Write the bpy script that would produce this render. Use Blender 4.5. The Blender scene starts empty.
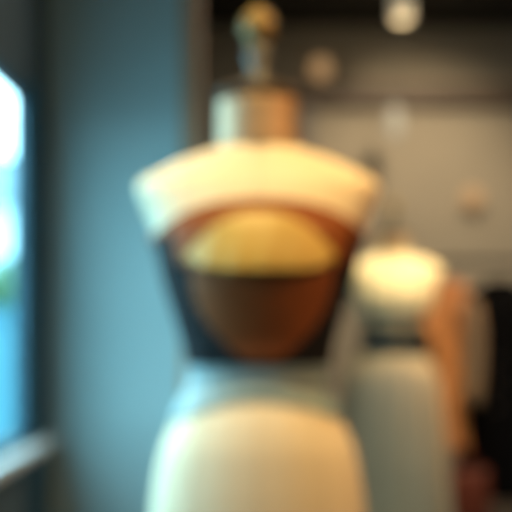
import bpy, bmesh, math, random
from math import sin, cos, pi, radians
from mathutils import Vector, Matrix
random.seed(4)
S = bpy.context.scene
COL = S.collection
CAMZ, HOR, F = 1.15, 320.0, 1000.0           # eye height, horizon row, focal length in pixels


def pz(py, D): return CAMZ - (py - HOR) / F * D
def pxx(px, D): return (px - 256) / F * D


# ------------------------------------------------------------------ materials
def mat(name, col, rough=0.7, metal=0.0, sheen=0.0, bump=0.0, spec=0.5, bscale=200.0, var=0.06, vscale=6.0, coat=0.0, kind='noise', stretch=(1, 1, 1)):
    m = bpy.data.materials.new(name); m.use_nodes = True
    nt = m.node_tree; N = nt.nodes; L = nt.links
    b = N['Principled BSDF']
    b.inputs['Roughness'].default_value = rough
    b.inputs['Metallic'].default_value = metal
    b.inputs['Specular IOR Level'].default_value = spec
    b.inputs['Sheen Weight'].default_value = sheen
    b.inputs['Coat Weight'].default_value = coat
    tc = N.new('ShaderNodeTexCoord'); mp = N.new('ShaderNodeMapping'); mp.inputs['Scale'].default_value = stretch
    L.new(tc.outputs['Object'], mp.inputs['Vector'])
    nz = N.new('ShaderNodeTexNoise'); nz.inputs['Scale'].default_value = vscale; nz.inputs['Detail'].default_value = 4
    L.new(mp.outputs[0], nz.inputs['Vector'])
    rp = N.new('ShaderNodeValToRGB')
    lo = [max(0, c * (1 - var)) for c in col]; hi = [min(1, c * (1 + var)) for c in col]
    rp.color_ramp.elements[0].position = 0.3; rp.color_ramp.elements[1].position = 0.7
    rp.color_ramp.elements[0].color = (*lo, 1); rp.color_ramp.elements[1].color = (*hi, 1)
    L.new(nz.outputs['Fac'], rp.inputs['Fac']); L.new(rp.outputs['Color'], b.inputs['Base Color'])
    if bump:
        if kind == 'weave':
            t = N.new('ShaderNodeTexBrick'); t.inputs['Scale'].default_value = bscale
            t.inputs['Mortar Size'].default_value = 0.12; src = t.outputs['Fac']
        else:
            t = N.new('ShaderNodeTexNoise'); t.inputs['Scale'].default_value = bscale; src = t.outputs['Fac']
        L.new(mp.outputs[0], t.inputs['Vector'])
        bp = N.new('ShaderNodeBump'); bp.inputs['Strength'].default_value = bump; bp.inputs['Distance'].default_value = 0.002
        L.new(src, bp.inputs['Height']); L.new(bp.outputs[0], b.inputs['Normal'])
    return m


def emat(name, col, strength, base=1.0):
    m = bpy.data.materials.new(name); m.use_nodes = True
    b = m.node_tree.nodes['Principled BSDF']
    b.inputs['Base Color'].default_value = (*[c * base for c in col], 1)
    b.inputs['Emission Color'].default_value = (*col, 1); b.inputs['Emission Strength'].default_value = strength
    return m


M = {
    'canvas': mat('canvas', (0.80, 0.71, 0.52), 0.85, sheen=0.0, spec=.2, bump=0.25, bscale=260, kind='weave', var=0.03),
    'seam': mat('seam_tape', (0.62, 0.55, 0.42), 0.8),
    'capwood': mat('dark_turned_wood', (0.05, 0.035, 0.022), 0.6, vscale=14, var=0.3, stretch=(1, 1, 6), spec=.2),
    'neckmetal': mat('champagne_metal', (0.44, 0.32, 0.21), 0.55, metal=0.75, var=0.04),
    'brass': mat('aged_brass', (0.24, 0.17, 0.07), 0.55, metal=0.35, spec=.3, var=0.15),
    'pewter': mat('grey_metal', (0.13, 0.13, 0.12), 0.55, metal=0.4, var=0.1),
    'iron': mat('black_iron', (0.02, 0.02, 0.022), 0.5, metal=0.6),
    'blackcloth': mat('black_cloth', (0.010, 0.011, 0.014), 0.8, spec=.25, bump=0.2, bscale=300),
    'rusttrim': mat('rust_satin', (0.25, 0.07, 0.012), 0.55, spec=.3, bump=0.1, bscale=80, var=0.12),
    'gold': mat('mustard_satin', (0.48, 0.33, 0.075), 0.5, bump=0.2, bscale=60, var=0.08, vscale=12),
    'brown': mat('brown_satin', (0.27, 0.085, 0.025), 0.55, spec=.25, bump=0.1, bscale=60, var=0.12, vscale=10),
    'greyband': mat('blue_grey_satin', (0.26, 0.37, 0.39), 0.5, var=0.08),
    'cream': mat('cream_wool', (0.86, 0.76, 0.50), 0.85, sheen=0.3, bump=0.3, bscale=150),
    'palesat': mat('pale_grey_satin', (0.58, 0.48, 0.31), 0.6, bump=0.1, bscale=50, var=0.05),
    'darkbelt': mat('dark_leather', (0.022, 0.03, 0.032), 0.5, bump=0.2, bscale=120),
    'camel': mat('camel_wool', (0.46, 0.20, 0.07), 0.85, sheen=0.2, bump=0.3, bscale=150),
    'oatmeal': mat('oatmeal_lining', (0.21, 0.145, 0.085), 0.9, bump=0.2, bscale=150),
    'rust': mat('rust_velvet', (0.11, 0.02, 0.007), 0.7, bump=0.2, bscale=150),
    'blackwool': mat('black_wool', (0.003, 0.003, 0.003), 1.0, spec=.08, bump=0.3, bscale=150),
    'hangwood': mat('orange_beech', (0.58, 0.25, 0.07), 0.5, vscale=8, var=0.15, stretch=(1, 8, 8)),
    'horn': mat('horn_button', (0.06, 0.035, 0.02), 0.3),
    'plaster': mat('blue_grey_plaster', (0.40, 0.56, 0.58), 0.9, bump=0.2, bscale=40, var=0.04, vscale=2.5),
    'winwall': mat('slate_paint', (0.06, 0.10, 0.12), 0.85, bump=0.15, bscale=40, var=0.05),
    'backplaster': mat('warm_grey_plaster', (0.30, 0.27, 0.215), 0.9, bump=0.2, bscale=40, var=0.07, vscale=1.2),
    'sidegrey': mat('grey_paint', (0.22, 0.21, 0.2), 0.9, bump=0.15, bscale=40),
    'browntrim': mat('brown_stained_wood', (0.42, 0.26, 0.16), 0.55, vscale=4, var=0.2, stretch=(8, 8, 1)),
    'beam': mat('umber_beam', (0.085, 0.062, 0.045), 0.6, vscale=4, var=0.2, stretch=(1, 8, 8)),
    'ceiling': mat('black_ceiling', (0.008, 0.007, 0.004), 0.9, bump=0.2, bscale=30),
    'navy': mat('navy_painted_frame', (0.010, 0.065, 0.105), 0.5, var=0.1),
    'sill': mat('white_painted_sill', (0.72, 0.78, 0.78), 0.45, var=0.03),
    'street': mat('pavement', (0.30, 0.34, 0.36), 0.9, bump=0.3, bscale=20),
    'outwall': mat('teal_render', (0.065, 0.19, 0.24), 0.9, bump=0.3, bscale=15, var=0.1),
    'house': mat('white_render', (0.62, 0.74, 0.78), 0.9, bump=0.3, bscale=15, var=0.05),
    'houseroof': mat('slate_roof', (0.12, 0.17, 0.2), 0.7),
    'houseglass': mat('house_window', (0.05, 0.1, 0.13), 0.15),
    'leaf': mat('leaf_green', (0.07, 0.16, 0.06), 0.6, var=0.3),
    'bark': mat('bark', (0.09, 0.06, 0.04), 0.9, bump=0.5, bscale=40),
    'whitemetal': mat('cream_enamel', (0.72, 0.68, 0.58), 0.35),
    'lens': emat('lamp_lens', (1.0, 0.86, 0.58), 0.34, .3),
    'frost': emat('pale_glow', (0.80, 0.76, 0.60), 0.34, .2),
    'amber': emat('amber_glow', (1.0, 0.58, 0.26), 0.42, .15),
}


def floor_mat():
    m = mat('dark_floorboards', (0.07, 0.055, 0.045), 0.4, var=0.2, vscale=3, stretch=(8, 1, 1))
    nt = m.node_tree; N = nt.nodes; L = nt.links
    br = N.new('ShaderNodeTexBrick'); br.inputs['Scale'].default_value = 1.0
    br.inputs['Brick Width'].default_value = 1.6; br.inputs['Row Height'].default_value = 0.14
    br.inputs['Mortar Size'].default_value = 0.004
    tc = N.new('ShaderNodeTexCoord'); L.new(tc.outputs['Object'], br.inputs['Vector'])
    bp = N.new('ShaderNodeBump'); bp.inputs['Strength'].default_value = 0.6; bp.invert = True
    L.new(br.outputs['Fac'], bp.inputs['Height']); L.new(bp.outputs[0], N['Principled BSDF'].inputs['Normal'])
    return m


M['floor'] = floor_mat()
g = bpy.data.materials.new('window_glass'); g.use_nodes = True
nt = g.node_tree; nt.nodes.clear()
o_ = nt.nodes.new('ShaderNodeOutputMaterial'); mx = nt.nodes.new('ShaderNodeMixShader')
tr = nt.nodes.new('ShaderNodeBsdfTransparent'); gl = nt.nodes.new('ShaderNodeBsdfGlossy')
tr.inputs[0].default_value = (0.93, 0.98, 0.99, 1); gl.inputs['Roughness'].default_value = 0.02
mx.inputs[0].default_value = 0.06
nt.links.new(tr.outputs[0], mx.inputs[1]); nt.links.new(gl.outputs[0], mx.inputs[2]); nt.links.new(mx.outputs[0], o_.inputs[0])
M['glass'] = g


# ------------------------------------------------------------------ helpers
def obj(name, bm, m, parent=None, smooth=True, sub=0):
    me = bpy.data.meshes.new(name)
    bmesh.ops.recalc_face_normals(bm, faces=bm.faces)
    bm.to_mesh(me); bm.free()
    me.materials.append(m)
    for p in me.polygons: p.use_smooth = smooth
    o = bpy.data.objects.new(name, me); COL.objects.link(o)
    if parent: o.parent = parent
    if sub:
        md = o.modifiers.new('s', 'SUBSURF'); md.levels = sub; md.render_levels = sub
    return o


def empty(name, loc, rz=0.0):
    o = bpy.data.objects.new(name, None); COL.objects.link(o)
    o.location = loc; o.rotation_euler = (0, 0, rz); o.empty_display_size = 0.1
    return o


def tag(o, label=None, cat=None, group=None, kind=None):
    for k, v in (('label', label), ('category', cat), ('group', group), ('kind', kind)):
        if v: o[k] = v
    return o


def box(bm, x0, x1, y0, y1, z0, z1, bev=0.0):
    r = bmesh.ops.create_cube(bm, size=1.0)
    vs = r['verts']
    for v in vs:
        v.co = Vector(((x0 + x1) / 2 + v.co.x * (x1 - x0), (y0 + y1) / 2 + v.co.y * (y1 - y0), (z0 + z1) / 2 + v.co.z * (z1 - z0)))
    if bev:
        es = list({e for v in vs for e in v.link_edges})
        bmesh.ops.bevel(bm, geom=es, offset=bev, segments=2, affect='EDGES')
    return bm


def B(*a, **k): return box(bmesh.new(), *a, **k)


def struct(name, bm, m, parent=None):
    o = obj(name, bm, m, parent, smooth=False)
    if not parent: o['kind'] = 'structure'
    return o


def grid(bm, rows, closed_u=True, cap=True):
    V = [[bm.verts.new(p) for p in r] for r in rows]
    n = len(V[0])
    for i in range(len(V) - 1):
        for j in range(n if closed_u else n - 1):
            k = (j + 1) % n
            bm.faces.new((V[i][j], V[i][k], V[i + 1][k], V[i + 1][j]))
    if cap:
        bm.faces.new(V[0]); bm.faces.new(list(reversed(V[-1])))
    return V


def lathe(bm, prof, n=40, c=(0, 0)):
    rows = [[(c[0] + r * cos(2 * pi * j / n), c[1] + r * sin(2 * pi * j / n), z) for j in range(n)] for r, z in prof]
    grid(bm, rows); return bm


def tube(bm, pts, rad, n=12, closed=False, flat=1.0):
    pts = [Vector(p) for p in pts]; rows = []; up = Vector((0, 0, 1))
    m = len(pts)
    for i, p in enumerate(pts):
        a = pts[(i - 1) % m] if (closed or i) else pts[0]; b = pts[(i + 1) % m] if (closed or i < m - 1) else pts[-1]
        t = (b - a).normalized()
        u = up if abs(t.dot(up)) < 0.95 else Vector((1, 0, 0))
        s = t.cross(u).normalized(); w = s.cross(t).normalized()
        r = rad[i] if isinstance(rad, (list, tuple)) else rad
        rows.append([p + s * r * flat * cos(2 * pi * j / n) + w * r * sin(2 * pi * j / n) for j in range(n)])
    if closed: rows.append(rows[0])
    grid(bm, rows, cap=not closed)
    if closed: bmesh.ops.remove_doubles(bm, verts=bm.verts, dist=1e-6)
    return bm


def interp(tab, z):
    """smooth monotone interpolation over a table sorted by descending z: rows (z, v1, v2, ...)"""
    if z >= tab[0][0]: return tab[0][1:]
    if z <= tab[-1][0]: return tab[-1][1:]
    for i in range(len(tab) - 1):
        if tab[i][0] >= z >= tab[i + 1][0]: break
    p1, p2 = tab[i], tab[i + 1]; p0 = tab[max(i - 1, 0)]; p3 = tab[min(i + 2, len(tab) - 1)]
    h = p2[0] - p1[0]; t = (z - p1[0]) / h; out = []
    for k in range(1, len(p1)):
        d0 = (p1[k] - p0[k]) / (p1[0] - p0[0]) if p1 is not p0 else (p2[k] - p1[k]) / h
        d1 = (p2[k] - p1[k]) / h
        d2 = (p3[k] - p2[k]) / (p3[0] - p2[0]) if p3 is not p2 else d1
        m1 = 0 if d0 * d1 <= 0 else 2 * d0 * d1 / (d0 + d1); m2 = 0 if d1 * d2 <= 0 else 2 * d1 * d2 / (d1 + d2)
        t2, t3 = t * t, t * t * t
        out.append((2 * t3 - 3 * t2 + 1) * p1[k] + (t3 - 2 * t2 + t) * h * m1 + (-2 * t3 + 3 * t2) * p2[k] + (t3 - t2) * h * m2)
    return out


# ------------------------------------------------------------------ the body of a dress form
# rows: image row at the near form (1.75 m off), half width in px, front depth m, back depth m
D1 = 1.75
K = D1 / F
_rows = [(150, 43, .058, .058), (154, 56, .060, .064), (159, 71, .064, .072), (165, 86, .069, .080), (171, 98, .074, .088), (177, 110, .080, .094),
         (183, 119.5, .087, .099), (189, 121.5, .093, .103), (203, 116.5, .102, .107), (218, 110, .112, .108), (236, 103, .123, .106), (258, 97, .126, .102), (285, 90, .118, .096),
         (320, 79, .102, .090), (350, 71, .092, .086), (378, 67.5, .088, .084), (392, 71, .092, .088), (405, 79, .101, .097), (425, 87, .113, .112),
         (450, 97, .120, .126), (480, 103, .121, .132), (515, 107, .119, .131), (560, 108, .117, .124), (600, 106, .112, .112), (612, 96, .102, .102)]
TAB = [(pz(r[0], D1), r[1] * K, r[2], r[3]) for r in _rows]
ZTOP, ZBOT = TAB[0][0], TAB[-1][0]


def surf(th, z, off=0.0):
    """point of the form's skin at angle th (0 = front, which looks at -Y) and height z, pushed out by off"""
    a, f, b = interp(TAB, z)
    d = f if cos(th) > 0 else b
    p = 2.25
    c, s = cos(th), sin(th)
    q = (abs(c) ** p + abs(s) ** p) ** (-1 / p)
    return Vector(((a + off) * s * q, -(d + off) * c * q, z))


def th_of_x(x, z, off=0.0):
    lo, hi = -pi / 2, pi / 2
    for _ in range(30):
        m = (lo + hi) / 2
        if surf(m, z, off).x < x: lo = m
        else: hi = m
    return (lo + hi) / 2


def onpx(px, py, off=0.0, cx=258):
    """skin point that sits at column px / row py, both measured on the form's axis plane"""
    z = pz(py, D1); return surf(th_of_x((px - cx) * K, z, off), z, off)


def torso_bm():
    bm = bmesh.new(); n = 72; rows = []; z = ZTOP
    zs = []
    m = 90
    for i in range(m + 1): zs.append(ZTOP + (ZBOT - ZTOP) * (i / m) ** 1.12)
    for z in zs: rows.append([surf(2 * pi * j / n, z) for j in range(n)])
    grid(bm, rows); return bm


NECK = [(.0715, ZTOP - .010), (.0725, ZTOP + .012), (.071, ZTOP + .030), (.0705, ZTOP + .060), (.0715, ZTOP + .076), (.072, ZTOP + .083), (.069, ZTOP + .086), (.02, ZTOP + .086)]
zc = ZTOP + .097
CAP = [(.02, zc - .011), (.070, zc - .011), (.0735, zc - .008), (.0735, zc + .003), (.069, zc + .009), (.050, zc + .015), (.030, zc + .018), (.012, zc + .019)]
zf = zc + .019
FIN_STEM = [(.012, zf), (.024, zf), (.026, zf + .006), (.020, zf + .012), (.015, zf + .022), (.019, zf + .038), (.024, zf + .05), (.020, zf + .06), (.013, zf + .066)]
zk = zf + .066
FIN_KNOB = [(.010, zk), (.017, zk + .003), (.026, zk + .016), (.031, zk + .030), (.030, zk + .042), (.024, zk + .054), (.014, zk + .062), (.008, zk + .066), (.005, zk + .072), (.001, zk + .074)]


def make_form():
    r = empty('dress_form', (0, 0, 0))
    t = obj('torso', torso_bm(), M['canvas'], r)
    for th in (0.0, pi, .62, -.62):
        s = bmesh.new()
        tube(s, [surf(th, ZTOP - .006 + (ZBOT - ZTOP + .012) * i / 60, .0002) for i in range(61)], .0011, 6)
        obj('seam', s, M['seam'], t)
    for sg in (-1, 1):                                   # round plates that close the armholes
        a = bmesh.new()
        zc_, rr = pz(204, D1), .030
        c = surf(sg * pi / 2, zc_, 0)
        rows = []
        for rad, off in ((.030, -.020), (.031, -.004), (.028, -.001), (.004, 0)):
            rows.append([(c.x + sg * (off - .004), c.y + rad * 1.15 * cos(2 * pi * j / 28), zc_ + rad * .8 * sin(2 * pi * j / 28)) for j in range(28)])
        grid(a, rows)
        obj('arm_plate', a, M['canvas'], r)
    nb = bmesh.new(); n = 48
    grid(nb, [[(q * cos(2 * pi * j / n), .82 * q * sin(2 * pi * j / n), z) for j in range(n)] for q, z in NECK])
    tag(obj('neck', nb, M['neckmetal'], r), 'satin champagne metal neck')
    cb = bmesh.new(); grid(cb, [[(q * cos(2 * pi * j / n), .84 * q * sin(2 * pi * j / n), z) for j in range(n)] for q, z in CAP])
    obj('neck_cap', cb, M['capwood'], r)
    f = obj('finial', lathe(bmesh.new(), FIN_STEM), M['pewter'], r)
    tag(obj('knob', lathe(bmesh.new(), FIN_KNOB), M['brass'], f), 'gold coloured rounded knob')
    obj('pole', lathe(bmesh.new(), [(.018, .10), (.018, ZBOT - .05), (.030, ZBOT - .045), (.030, ZBOT + .002)], 24), M['iron'], r)
    obj('hub', lathe(bmesh.new(), [(.02, .095), (.034, .10), (.038, .13), (.034, .17), (.019, .18)], 24), M['iron'], r)
    for k in range(4):
        a = pi / 4 + k * pi / 2
        pts = [(.02 * cos(a), .02 * sin(a), .14), (.10 * cos(a), .10 * sin(a), .13), (.17 * cos(a), .17 * sin(a), .07), (.21 * cos(a), .21 * sin(a), .02), (.235 * cos(a), .235 * sin(a), .012)]
        obj('leg', tube(bmesh.new(), pts, [.014, .013, .012, .012, .012]), M['iron'], r)
    return r


def copy_tree(o, parent=None):
    c = o.copy(); COL.objects.link(c); c.parent = parent
    for ch in list(o.children): copy_tree(ch, c)
    return c


X1 = pxx(258, D1)
form = make_form(); form.location = (X1, D1, 0)
tag(form, 'large cream canvas dress form in front, tall gold-knobbed finial on its neck', 'dress form', 'dress forms on stands')

# ------------------------------------------------------------------ black corset worn by the near form
bod = empty('corset', (X1, D1, 0))
tag(bod, 'black corset with mustard bust panel and rust neckline trim on the front dress form', 'corset')


def arch(px):                                            # row of the neckline at a column (front)
    u = (px - 261) / 97.0
    return 207 + 30 * min(1, abs(u)) ** 2.2


def ztop(th):
    x = surf(th, pz(235, D1)).x / K + 258
    f = pz(arch(x), D1)
    if cos(th) > 0: return f
    w = min(1, -cos(th) * 1.5); return pz(237, D1) * (1 - w) + pz(252, D1) * w


def shell(bm, z0f, z1f, o1, o0, n=96, m=24, t0=0, t1=2 * pi, closed=True, ripple=None):
    """thick wrap between z0f(th) (top) and z1f(th) (bottom), outer offset o1(th,v), inner o0"""
    def sheet(off):
        R = []
        for i in range(m + 1):
            row = []
            for j in range(n if closed else n + 1):
                th = t0 + (t1 - t0) * j / n; v = i / m
                z = z0f(th) * (1 - v) + z1f(th) * v
                row.append(surf(th, z, off(th, v)))
            R.append(row)
        return R
    A = sheet(o1); Bq = sheet(o0)
    rows = A + list(reversed(Bq))
    rows.append(A[0])
    V = grid(bm, rows, closed_u=closed, cap=False)
    bmesh.ops.remove_doubles(bm, verts=bm.verts, dist=1e-6)
    if not closed: bmesh.ops.holes_fill(bm, edges=[e for e in bm.edges if e.is_boundary], sides=0)
    return bm


obj('corset_body', shell(bmesh.new(), ztop, lambda t: pz(364, D1), lambda t, v: .0060 + .001 * sin(v * pi), lambda t, v: .0012), M['blackcloth'], bod)
trim = bmesh.new()
NT = 120
pts = []
for j in range(NT):
    th = 2 * pi * j / NT
    pts.append(surf(th, ztop(th) - .004, .007))
tube(trim, pts, [.0062 for j in range(NT)], 12, closed=True, flat=.55)
obj('neckline_trim', trim, M['rusttrim'], bod)


def patch(inside_rows, offset, thick=.003, n=40, m=24):
    """inside_rows(v)-> (px0, px1, py); offset(u,v) outward"""
    bm = bmesh.new()
    def sheet(ex):
        R = []
        for i in range(m + 1):
            v = i / m; row = []
            for j in range(n + 1):
                u = j / n
                a, b, f = inside_rows(v); px = a + (b - a) * u; py = f(u) if callable(f) else f
                row.append(onpx(px, py, offset(u, v) - ex))
            R.append(row)
        return R
    A = sheet(0); C_ = sheet(thick)
    VA = grid(bm, A, closed_u=False, cap=False); VC = grid(bm, C_, closed_u=False, cap=False)
    def strip(a, b):
        for k in range(len(a) - 1): bm.faces.new((a[k], a[k + 1], b[k + 1], b[k]))
    strip(VA[0], VC[0]); strip(VA[-1], VC[-1]); strip([r[0] for r in VA], [r[0] for r in VC]); strip([r[-1] for r in VA], [r[-1] for r in VC])
    return bm


# rust band under the arched neckline: from the neckline down to the mustard panel and beside it
def rust_rows(v):
    a, b = 174, 348
    return (a + 8 * v, b - 4 * v, lambda u: (arch(a + (b - a) * u) + 2) * (1 - v) + 268 * v)
obj('upper_front_panel', patch(rust_rows, lambda u, v: .0095 + .003 * sin(pi * v)), M['rusttrim'], bod)


# mustard bust drape: arched top, straight hanging lower edge, stands out from the body
def gold_rows(v):
    a, b = 190, 332
    return (a, b, lambda u: (219 + 40 * abs(2 * u - 1) ** 2.2) * (1 - v) + (275 - 13 * abs(2 * u - 1) ** 4) * v)
obj('bust_panel', patch(gold_rows, lambda u, v: .013 + .026 * (v ** 1.1) * (sin(pi * u) ** .55) + .0016 * sin(34 * u + 3 * v) * v, .004, 64, 28), M['gold'], bod)


# brown front panel narrowing to the waist
def brown_rows(v):
    w = 68 * (1 - v ** 2.4 * .80)
    return (262 - w, 262 + w, 268 + 92 * v)
obj('stomacher', patch(brown_rows, lambda u, v: .0100 + .010 * sin(pi * u) * sin(pi * min(1, v + .25)) + .001 * sin(v * 30)), M['brown'], bod)
wb = bmesh.new()
shell(wb, lambda t: pz(362, D1), lambda t: pz(396 + 24 * sin(t) ** 2, D1), lambda t, v: .0050 + .0010 * sin(v * pi * 6), lambda t, v: .0012)
tag(obj('waistband', wb, M['greyband'], bod), 'blue-grey satin waistband')
for sx in (-1, 1):
    for k in range(5):                                   # little eyelets along the panel
        py = 296 + 13 * k; v = (py - 268) / 92; w = 68 * (1 - v ** 2.4 * .80) + 5
        p = onpx(262 + sx * w, py, .0095)
        e = bmesh.new(); bmesh.ops.create_uvsphere(e, u_segments=10, v_segments=6, radius=.0032, matrix=Matrix.Translation(p) @ Matrix.Diagonal((1, .6, 1, 1)))
        obj('stud', e, M['pewter'], bod)

# ------------------------------------------------------------------ the second form and its clothes
D2 = 4.6
X2 = pxx(393, D2)
form2 = copy_tree(form); form2.location = (X2, D2, 0); form2.rotation_euler = (0, 0, radians(0))
form2['label'] = 'smaller dress form further back, wearing a cream capelet and long pale skirt'


def skirt():
    bm = bmesh.new(); n = 128
    zs = [1.035, 1.02, .99, .95, .88, .78, .64, .48, .32, .16, .10]
    A = []
    for k, z in enumerate(zs):
        base = interp(TAB, max(z, .86)); q = max(0, (0.99 - z)) / .89
        row = []
        for j in range(n):
            th = 2 * pi * j / n
            fold = .020 * (q ** .8) * (sin(13 * th + 1.2 * sin(3 * th)) + .4 * sin(29 * th + 1))
            off = .006 + .085 * q ** .6 + fold
            a, f, b = base; d = f if cos(th) > 0 else b
            row.append(((a + off) * sin(th), -(d + off) * cos(th), z))
        A.append(row)
    inner = [[(x * .985, y * .985, z) for x, y, z in r] for r in A]
    rows = A + list(reversed(inner)); rows.append(A[0])
    grid(bm, rows, cap=False); bmesh.ops.remove_doubles(bm, verts=bm.verts, dist=1e-6)
    return bm


dr = empty('evening_dress', (X2, D2, 0))
tag(dr, 'long pale grey dress with gathered skirt on the further dress form', 'dress')
obj('skirt', skirt(), M['palesat'], dr)
obj('dress_bodice', shell(bmesh.new(), lambda t: 1.29 - .01 * cos(2 * t), lambda t: 1.03, lambda t, v: .006, lambda t, v: .001), M['palesat'], dr)
bt = empty('waist_belt', (X2, D2, 0))
tag(bt, 'wide dark leather belt around the waist of the pale grey dress', 'belt')
obj('strap', shell(bmesh.new(), lambda t: pz(327, D2), lambda t: pz(352, D2), lambda t, v: .019 + .002 * sin(pi * v), lambda t, v: .0135, m=8), M['darkbelt'], bt)
bk = bmesh.new()
for (x0, x1, z0, z1) in ((-.03, .03, 1.10, 1.108), (-.03, .03, 1.022, 1.030), (-.03, -.022, 1.022, 1.108), (.022, .03, 1.022, 1.108)):
    box(bk, x0, x1, -.120, -.111, z0, z1, .0015)
obj('buckle', bk, M['pewter'], bt)


def capelet():
    bm = bmesh.new(); n = 112; m = 14; A = []
    for i in range(m + 1):
        v = i / m; row = []
        for j in range(n):
            th = 2 * pi * j / n
            z = (ZTOP - .004) * (1 - v) + (pz(313, D2) + .012 * abs(sin(th))) * v
            fl = .004 + .006 * v + .005 * v * sin(17 * th + sin(4 * th))
            row.append(surf(th, z, fl))
        A.append(row)
    inner = [[surf(2 * pi * j / n, p.z, .0015) if i < 2 else Vector((p.x * .985, p.y * .98, p.z)) for j, p in enumerate(r)] for i, r in enumerate(A)]
    rows = A + list(reversed(inner)); rows.append(A[0])
    grid(bm, rows, cap=False); bmesh.ops.remove_doubles(bm, verts=bm.verts, dist=1e-6)
    return bm


cp = obj('capelet', capelet(), M['cream']); cp.location = (X2, D2, 0); cp.scale = (1.04, 1.08, 1)
tag(cp, 'short cream wool capelet over the shoulders of the further dress form', 'capelet')
clr = bmesh.new()
tube(clr, [(.078 * cos(2 * pi * j / 40), .066 * sin(2 * pi * j / 40) - .002, ZTOP + .004) for j in range(40)], .0075, 10, closed=True)
obj('collar', clr, M['cream'], cp)

# ------------------------------------------------------------------ clothes rail with hanging garments at the right
D3 = 5.05
RZ = pz(262, D3)
RX0, RX1 = pxx(418, D3), pxx(418, D3) + 1.45
rail = empty('clothes_rail', ((RX0 + RX1) / 2, D3, 0))
tag(rail, 'dark metal clothes rail holding hanging coats behind the further dress form', 'clothes rail')
hw = (RX1 - RX0) / 2
obj('crossbar', tube(bmesh.new(), [(-hw, 0, RZ), (0, 0, RZ), (hw, 0, RZ)], .014), M['iron'], rail)
for sx in (-1, 1):
    obj('upright', tube(bmesh.new(), [(sx * hw, 0, .03), (sx * hw, 0, RZ - .05), (sx * hw, 0, RZ + .016)], .014), M['iron'], rail)
    obj('foot', tube(bmesh.new(), [(sx * hw, -.26, .02), (sx * hw, 0, .03), (sx * hw, .26, .02)], .018), M['iron'], rail)


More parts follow.
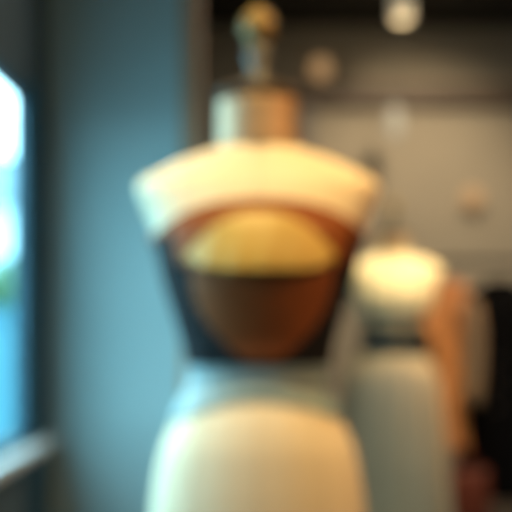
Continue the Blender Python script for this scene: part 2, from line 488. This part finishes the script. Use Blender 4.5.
def coat(name, x, rz, shoulder, length, m, mcollar, label, cat, group, sleeve=True, flare=.05, hangdrop=.11, lining=None, half=.21):
    """garment on its hanger, local X across the shoulders; origin below the hook"""
    zs = RZ - hangdrop                                   # shoulder line
    h = empty('coat_hanger', (x, D3, 0), rz)
    hk = [(0, 0, zs - .005), (0, 0, RZ - .045)]
    for i in range(9):
        a = -pi / 2 + i * (1.5 * pi / 8) * 1.0
        hk.append((0, .024 * cos(a) * 1.0, RZ - .004 + .026 * sin(a)))
    hk = [(p[0], p[1], p[2]) for p in hk]
    bar = [(-half + .02, 0, zs - .075), (-half * .6, 0, zs - .03), (-.05, 0, zs - .004), (0, 0, zs), (.05, 0, zs - .004), (half * .6, 0, zs - .03), (half - .02, 0, zs - .075)]
    obj('hanger_bar', tube(bmesh.new(), bar, [.010, .011, .013, .014, .013, .011, .010], flat=.6), M['hangwood'], h)
    obj('hook', tube(bmesh.new(), [(0, 0, zs), (0, 0, zs + .03), (0, 0, RZ - .040), (0, .014, RZ - .028), (0, .021, RZ), (0, .012, RZ + .018), (0, 0, RZ + .0185), (0, -.012, RZ + .017), (0, -.020, RZ + .004)], .0022, 8), M['pewter'], h)
    tag(h, 'orange wooden hanger with metal hook inside the ' + label.split(' coat')[0] + ' coat', 'hanger', 'wooden coat hangers on the rail')
    r = empty(name, (x, D3, 0), rz)
    tag(r, label, cat, group)
    tab = [(zs + .018, .055, .045), (zs + .004, .075, .055), (zs - .02, .125, .062), (zs - .055, half - .01, .068), (zs - .09, half + .004, .075), (zs - .16, half - .01, .088),
           (zs - .30, half - .03, .092), (zs - .45, half - .035, .090), (zs - .70, half - .02 + flare * .5, .098), (zs - length, half - .01 + flare, .105)]
    bm = bmesh.new(); n = 96; mm = 40; A = []
    for i in range(mm + 1):
        z = tab[0][0] + (tab[-1][0] - tab[0][0]) * (i / mm) ** 1.3
        a, d = interp(tab, z); q = max(0, (zs - .25 - z)) / length
        row = []
        for j in range(n):
            th = 2 * pi * j / n
            w = 1 + .10 * q * sin(9 * th + 2 * sin(2 * th))
            row.append((a * w * sin(th), -d * w * cos(th), z))
        A.append(row)
    inn = [[(p[0] * .96, p[1] * .93, p[2]) for p in q] for q in A]
    rows = A + list(reversed(inn)); rows.append(A[0])
    grid(bm, rows, cap=False); bmesh.ops.remove_doubles(bm, verts=bm.verts, dist=1e-6)
    obj('coat_body', bm, m, r)
    if sleeve:
        for sx in (-1, 1):
            P = [(sx * (half - .03), 0, zs - .085), (sx * (half + .012), -.004, zs - .13), (sx * (half + .030), -.010, zs - .25), (sx * (half + .036), -.020, zs - .40), (sx * (half + .034), -.036, zs - .55), (sx * (half + .032), -.045, zs - .60)]
            s = obj('sleeve', tube(bmesh.new(), P, [.045, .062, .060, .055, .052, .054], 20, flat=.62), lining if (lining and sx > 0) else m, r)
            if lining and sx > 0: tag(s, 'paler oatmeal sleeve')
    # lapels and front placket
    lp = bmesh.new()
    for sx in (-1, 1):
        pts_ = [(.012, zs + .016, .047), (.06, zs + .020, .040), (.115, zs - .12, .088), (.075, zs - .17, .098), (.008, zs - .34, .100)]
        f = [lp.verts.new((sx * px_, -d_ - .004, z_)) for px_, z_, d_ in pts_]
        b = [lp.verts.new((sx * px_, -d_ + .010, z_)) for px_, z_, d_ in pts_]
        lp.faces.new(f); lp.faces.new(list(reversed(b)))
        for k in range(5): lp.faces.new((f[k], f[(k + 1) % 5], b[(k + 1) % 5], b[k]))
    bmesh.ops.triangulate(lp, faces=lp.faces[:])
    obj('lapels', lp, mcollar, r, smooth=False)
    for k in range(3):
        zz = zs - .38 - .12 * k
        a, d = interp(tab, zz)
        e = bmesh.new(); bmesh.ops.create_uvsphere(e, u_segments=14, v_segments=8, radius=.013, matrix=Matrix.Translation((.02, -d - .006, zz)) @ Matrix.Diagonal((1, .35, 1, 1)))
        obj('button', e, M['horn'], r)
    return r


G = 'long coats hanging on the dark rail'
coat('camel_coat', pxx(446, D3), radians(-36), 0, .84, M['camel'], M['camel'], 'camel wool coat with one paler sleeve, leftmost on the rail', 'coat', G, lining=M['oatmeal'], half=.122, flare=.0)
bg_ = empty('tote_bag', (pxx(463, 4.86), 4.86, 0), radians(12))
tag(bg_, 'tall rust-red leather tote bag standing under the camel coat', 'bag')
tb = bmesh.new(); rows = []
for z, a, d in ((0.0, .115, .055), (.012, .125, .062), (.10, .127, .064), (.25, .128, .058), (.38, .126, .040), (.425, .125, .028), (.425, .118, .022), (.30, .118, .046), (.02, .115, .055)):
    rows.append([((abs(cos(t)) ** .35) * math.copysign(a, cos(t)), (abs(sin(t)) ** .5) * math.copysign(d, sin(t)), z) for t in [2 * pi * (j + .5) / 48 for j in range(48)]])
grid(tb, rows); obj('bag_body', tb, M['rust'], bg_)
for sy in (-1, 1):
    obj('handle', tube(bmesh.new(), [(-.055, sy * .030, .40), (-.052, sy * .030, .46), (-.03, sy * .028, .51), (0, sy * .026, .525), (.03, sy * .028, .51), (.052, sy * .030, .46), (.055, sy * .030, .40)], .006, 8), M['rust'], bg_)
coat('black_coat', pxx(500, D3), radians(-36), 0, 1.08, M['blackwool'], M['blackwool'], 'long black wool coat hanging at the right of the camel coat', 'coat', G, half=.21, flare=.05)

# ------------------------------------------------------------------ the room
XW = -.71                                                # inner face of the window wall
YP = 3.40                                                # blue partition facing the camera
H = 3.21
YB = 7.0
WY0, WY1, WZ0, WZ1 = 1.22, 3.11, .77, 1.88
T = .03
st = bmesh.new()
box(st, XW - T, XW, -2.2, WY0, 0, H); box(st, XW - T, XW, WY1, YB + .15, 0, H)
box(st, XW - T, XW, WY0, WY1, 0, WZ0); box(st, XW - T, XW, WY0, WY1, WZ1, H)
struct('wall_left', st, M['winwall'])
XPE = pxx(181, YP)
struct('wall_partition', B(XW, XPE, YP, YP + .12, 0, H), M['plaster'])
struct('trim_1', B(XPE, pxx(199, YP), YP - .015, YP + .135, 0, H, bev=.004), M['browntrim'])
struct('wall_back', B(XW, 3.4, YB, YB + .15, 0, H), M['backplaster'])
struct('wall_right', B(3.4, 3.55, -2.2, YB, 0, H), M['sidegrey'])
struct('wall_rear', B(XW - T, 3.55, -2.35, -2.2, 0, H), M['sidegrey'])
struct('floor', B(XW - T, 3.55, -2.35, YB + .15, -.12, 0), M['floor'])
struct('ceiling', B(XW - T, 3.55, -2.35, YB + .15, H, H + .12), M['ceiling'])
struct('baseboard_back', B(XW, 3.4, YB - .02, YB, 0, .12, bev=.004), M['beam'])
struct('baseboard_partition', B(XW, XPE, YP - .015, YP, 0, .10, bev=.003), M['plaster'])
# dark beam and post framing the back wall's large recess
zb0, zb1 = pz(108, YB), pz(87, YB)
struct('trim_2', B(pxx(292, YB), 3.4, YB - .10, YB, zb0, zb1, bev=.006), M['beam'])
struct('trim_3', B(pxx(298, YB), pxx(313, YB), YB - .07, YB, .12, zb0, bev=.006), M['sidegrey'])

# window: frame, mullions, glass
wf = bmesh.new(); fy = .07
xo, xi = XW - T - .002, XW + .004
box(wf, xo, xi, WY0, WY0 + fy, WZ0, WZ1, .004); box(wf, xo, xi, WY1 - .05, WY1, WZ0, WZ1, .004)
box(wf, xo, xi, WY0 + fy, WY1 - .05, WZ0, WZ0 + .035, .004); box(wf, xo, xi, WY0 + fy, WY1 - .05, WZ1 - .05, WZ1, .004)
box(wf, xo + .004, XW - .002, 2.22, 2.26, WZ0 + .035, WZ1 - .05, .004)
w1 = struct('window_1', wf, M['navy'])
struct('window_glass', B(XW - .018, XW - .014, WY0 + fy, WY1 - .05, WZ0 + .035, WZ1 - .05), M['glass'], w1)
# casing board between window and corner
struct('trim_4', B(XW, XW + .005, WY1, YP - .001, .10, WZ1 + .03, bev=.003), M['navy'])
struct('trim_5', B(XW, -.655, WY0 - .1, YP - .04, .735, WZ0, bev=.006), M['sill'])

# outside: pavement, low teal wall, tree, house
struct('street', B(-40, XW - T, -20, 45, -.15, -.03), M['street'])
gw = bmesh.new(); box(gw, -6.9, -1.3, 9.2, 9.45, -.03, 1.20); box(gw, -6.95, -1.25, 9.15, 9.5, 1.20, 1.27, .01)
tag(obj('garden_wall', gw, M['outwall'], smooth=False), 'low teal garden wall seen outside through the window', 'garden wall')
hs = empty('house', (-10, 26, 0)); tag(hs, 'pale house across the street seen through the window', 'house')
obj('house_wall', B(-7, 6, 0, 8, -.03, 4.2), M['house'], hs, smooth=False)
rf = bmesh.new()
grid(rf, [[(-7.4, -.4, 4.2), (6.4, -.4, 4.2), (6.4, 8.4, 4.2), (-7.4, 8.4, 4.2)], [(-7.4, 3.7, 6.0), (6.4, 3.7, 6.0), (6.4, 4.3, 6.0), (-7.4, 4.3, 6.0)]])
obj('roof', rf, M['houseroof'], hs, smooth=False)
for k in range(5):
    fr = obj('window', B(-6 + 2.5 * k, -4.8 + 2.5 * k, -.08, .02, 1.6, 2.9), M['house'], hs, smooth=False)
    obj('pane', B(-5.9 + 2.5 * k, -4.9 + 2.5 * k, -.10, -.07, 1.7, 2.8), M['houseglass'], fr, smooth=False)


def shrub(x, y, h, r_, label):
    t = empty('shrub', (x, y, 0)); tag(t, label, 'shrub')
    obj('stem', tube(bmesh.new(), [(0, 0, -.03), (.02, 0, h * .3), (0, .03, h * .75)], [.05, .04, .015]), M['bark'], t)
    bm = bmesh.new()
    for _ in range(900):
        v = Vector((random.gauss(0, 1), random.gauss(0, 1), random.gauss(0, 1))).normalized() * (random.random() ** .4)
        p = Vector((v.x * r_, v.y * r_, h * .62 + v.z * h * .42))
        a = Vector((random.uniform(-1, 1), random.uniform(-1, 1), random.uniform(-1, 1))).normalized() * .07
        b = a.orthogonal().normalized() * .035
        q = [bm.verts.new(p + k) for k in (-a, b, a, -b)]; bm.faces.new(q)
    obj('foliage', bm, M['leaf'], t, smooth=False)


shrub(-2.45, 9.95, 1.75, .34, 'small leafy shrub outside the window, rising behind the teal wall')

# ------------------------------------------------------------------ drum lamp, and small glows built as a tube and globes
def spotlamp(px, py, D, label, rad=.055, L_=.14):
    x, z = pxx(px, D), pz(py, D)
    t = empty('ceiling_spotlight', (x, D, H)); tag(t, label, 'ceiling light')
    zt = z - H
    obj('mount', lathe(bmesh.new(), [(.01, 0), (.05, 0), (.05, -.02), (.012, -.025)], 24), M['whitemetal'], t)
    obj('stem', tube(bmesh.new(), [(0, 0, -.02), (0, 0, (zt + L_ / 2) / 2), (0, 0, zt + L_ / 2)], .008), M['whitemetal'], t)
    # drum shade of glowing frosted glass closed by a metal top
    obj('lamp_shade', lathe(bmesh.new(), [(.01, L_ / 2 + zt), (rad * .7, L_ / 2 + zt), (rad, L_ / 2 - .02 + zt), (rad, -L_ / 2 + .02 + zt), (rad * .8, -L_ / 2 + zt), (.01, -L_ / 2 + zt)], 32), M['lens'], t)
    return t


spotlamp(402, 8, 6.0, 'glowing cream drum light under the black ceiling at the back', .062, .15)
pd = empty('glow_tube', (pxx(395, 6.5), 6.5, H)); tag(pd, 'slim frosted tube added for a pale glow below the glowing drum light', 'pendant lamp')
zl = pz(108, 6.5) - H; zh = pz(136, 6.5) - H  # glowing tube added to stand for a pale streak of light
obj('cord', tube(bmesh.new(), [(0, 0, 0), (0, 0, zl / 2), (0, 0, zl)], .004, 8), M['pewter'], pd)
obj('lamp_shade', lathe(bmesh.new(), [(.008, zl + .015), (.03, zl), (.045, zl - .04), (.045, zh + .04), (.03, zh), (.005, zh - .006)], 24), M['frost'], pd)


def wall_glow(px, py, label):  # dim emissive globe added for a faint warm glow on the wall
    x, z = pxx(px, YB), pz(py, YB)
    t = empty('glow_globe', (x, YB, z)); tag(t, label, 'glow globe')
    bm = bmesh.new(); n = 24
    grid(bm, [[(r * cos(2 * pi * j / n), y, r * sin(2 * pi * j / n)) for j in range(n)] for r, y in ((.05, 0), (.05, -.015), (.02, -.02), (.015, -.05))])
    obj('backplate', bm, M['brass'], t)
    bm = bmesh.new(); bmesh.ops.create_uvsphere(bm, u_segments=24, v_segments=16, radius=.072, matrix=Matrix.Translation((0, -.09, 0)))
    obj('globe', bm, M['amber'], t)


wall_glow(320, 72, 'round amber globe added for a faint glow above the dark beam on the back wall')
wall_glow(470, 200, 'round amber globe added for a faint glow below the dark beam, above the coats')


# ------------------------------------------------------------------ light
def light(kind, name, loc, energy, col, target=None, **k):
    d = bpy.data.lights.new(name, kind); d.energy = energy; d.color = col
    for a, v in k.items(): setattr(d, a, v)
    o = bpy.data.objects.new(name, d); COL.objects.link(o); o.location = loc
    if target: o.rotation_euler = (Vector(target) - Vector(loc)).to_track_quat('-Z', 'Y').to_euler()
    return o


light('SPOT', 'shop_spot', (-.10, .98, 2.95), 175, (1, .70, .28), (0, 1.75, 1.25), spot_size=radians(36), spot_blend=.6, shadow_soft_size=.06)
light('SPOT', 'shop_spot', (1.5, 1.0, 2.5), 85, (1, .45, .13), (0, 1.75, 1.2), spot_size=radians(40), spot_blend=.6, shadow_soft_size=.06)
light('SPOT', 'shop_spot', (.75, 3.4, 3.1), 205, (1, .74, .30), (.66, 4.6, 1.42), spot_size=radians(21), spot_blend=.7, shadow_soft_size=.05)
light('SPOT', 'shop_spot', (1.6, 3.6, 2.7), 110, (1, .56, .24), (.95, 5.0, 1.0), spot_size=radians(42), spot_blend=.7, shadow_soft_size=.05)
light('SPOT', 'shop_spot', (1.15, 5.2, 3.1), 190, (1, .76, .48), (1.05, 7.0, 1.75), spot_size=radians(75), spot_blend=.9, shadow_soft_size=.08)
light('AREA', 'shop_fill', (1.9, -1.0, 3.15), 45, (1, .74, .48), (1.9, -1.0, 0), size=.8)  # unseen fill, added to warm the partition and its brown trim
light('POINT', 'drum_bulb', (pxx(402, 6.0), 6.0, pz(8, 6.0) - .14), 3.5, (1, .78, .5), shadow_soft_size=.05)
light('AREA', 'shop_fill', (1.2, 4.2, 3.15), 50, (1, .86, .66), (1.2, 4.2, 0), size=1.2)  # unseen overhead fill added for the far form and its skirt

po = light('AREA', 'window_portal', (XW - .04, (WY0 + WY1) / 2, (WZ0 + WZ1) / 2), 1, (1, 1, 1), (2, (WY0 + WY1) / 2, (WZ0 + WZ1) / 2), shape='RECTANGLE', size=1.2, size_y=2.5)
po.data.size = WZ1 - WZ0; po.data.size_y = WY1 - WY0
po.rotation_euler = (0, radians(-90), 0)
po.data.cycles.is_portal = True

W = bpy.data.worlds.new('sky'); S.world = W; W.use_nodes = True
nt = W.node_tree; N = nt.nodes; L = nt.links; bg = N['Background']
tc = N.new('ShaderNodeTexCoord'); nz = N.new('ShaderNodeTexNoise'); nz.inputs['Scale'].default_value = 5; nz.inputs['Detail'].default_value = 3
rp = N.new('ShaderNodeValToRGB')
rp.color_ramp.elements[0].position = .40; rp.color_ramp.elements[0].color = (.22, .68, .86, 1)
rp.color_ramp.elements[1].position = .62; rp.color_ramp.elements[1].color = (.60, .90, 1, 1)
L.new(tc.outputs['Generated'], nz.inputs['Vector']); L.new(nz.outputs['Fac'], rp.inputs['Fac']); L.new(rp.outputs[0], bg.inputs[0])
bg.inputs[1].default_value = 9.4

# ------------------------------------------------------------------ camera (focused very close, so that the whole place is soft)
cd = bpy.data.cameras.new('camera'); cam = bpy.data.objects.new('camera', cd); COL.objects.link(cam)
cam.location = (0, 0, CAMZ); cam.rotation_euler = (radians(90), 0, 0)
cd.sensor_width = 36; cd.lens = F / 512 * 36; cd.shift_y = (HOR - 256) / 512
cd.clip_start = .05
cd.dof.use_dof = True; cd.dof.focus_distance = .42; cd.dof.aperture_fstop = 5.4
S.camera = cam
S.view_settings.view_transform = 'Standard'; S.view_settings.look = 'None'
S.view_settings.exposure = 0; S.view_settings.gamma = 1; S.view_settings.use_curve_mapping = False
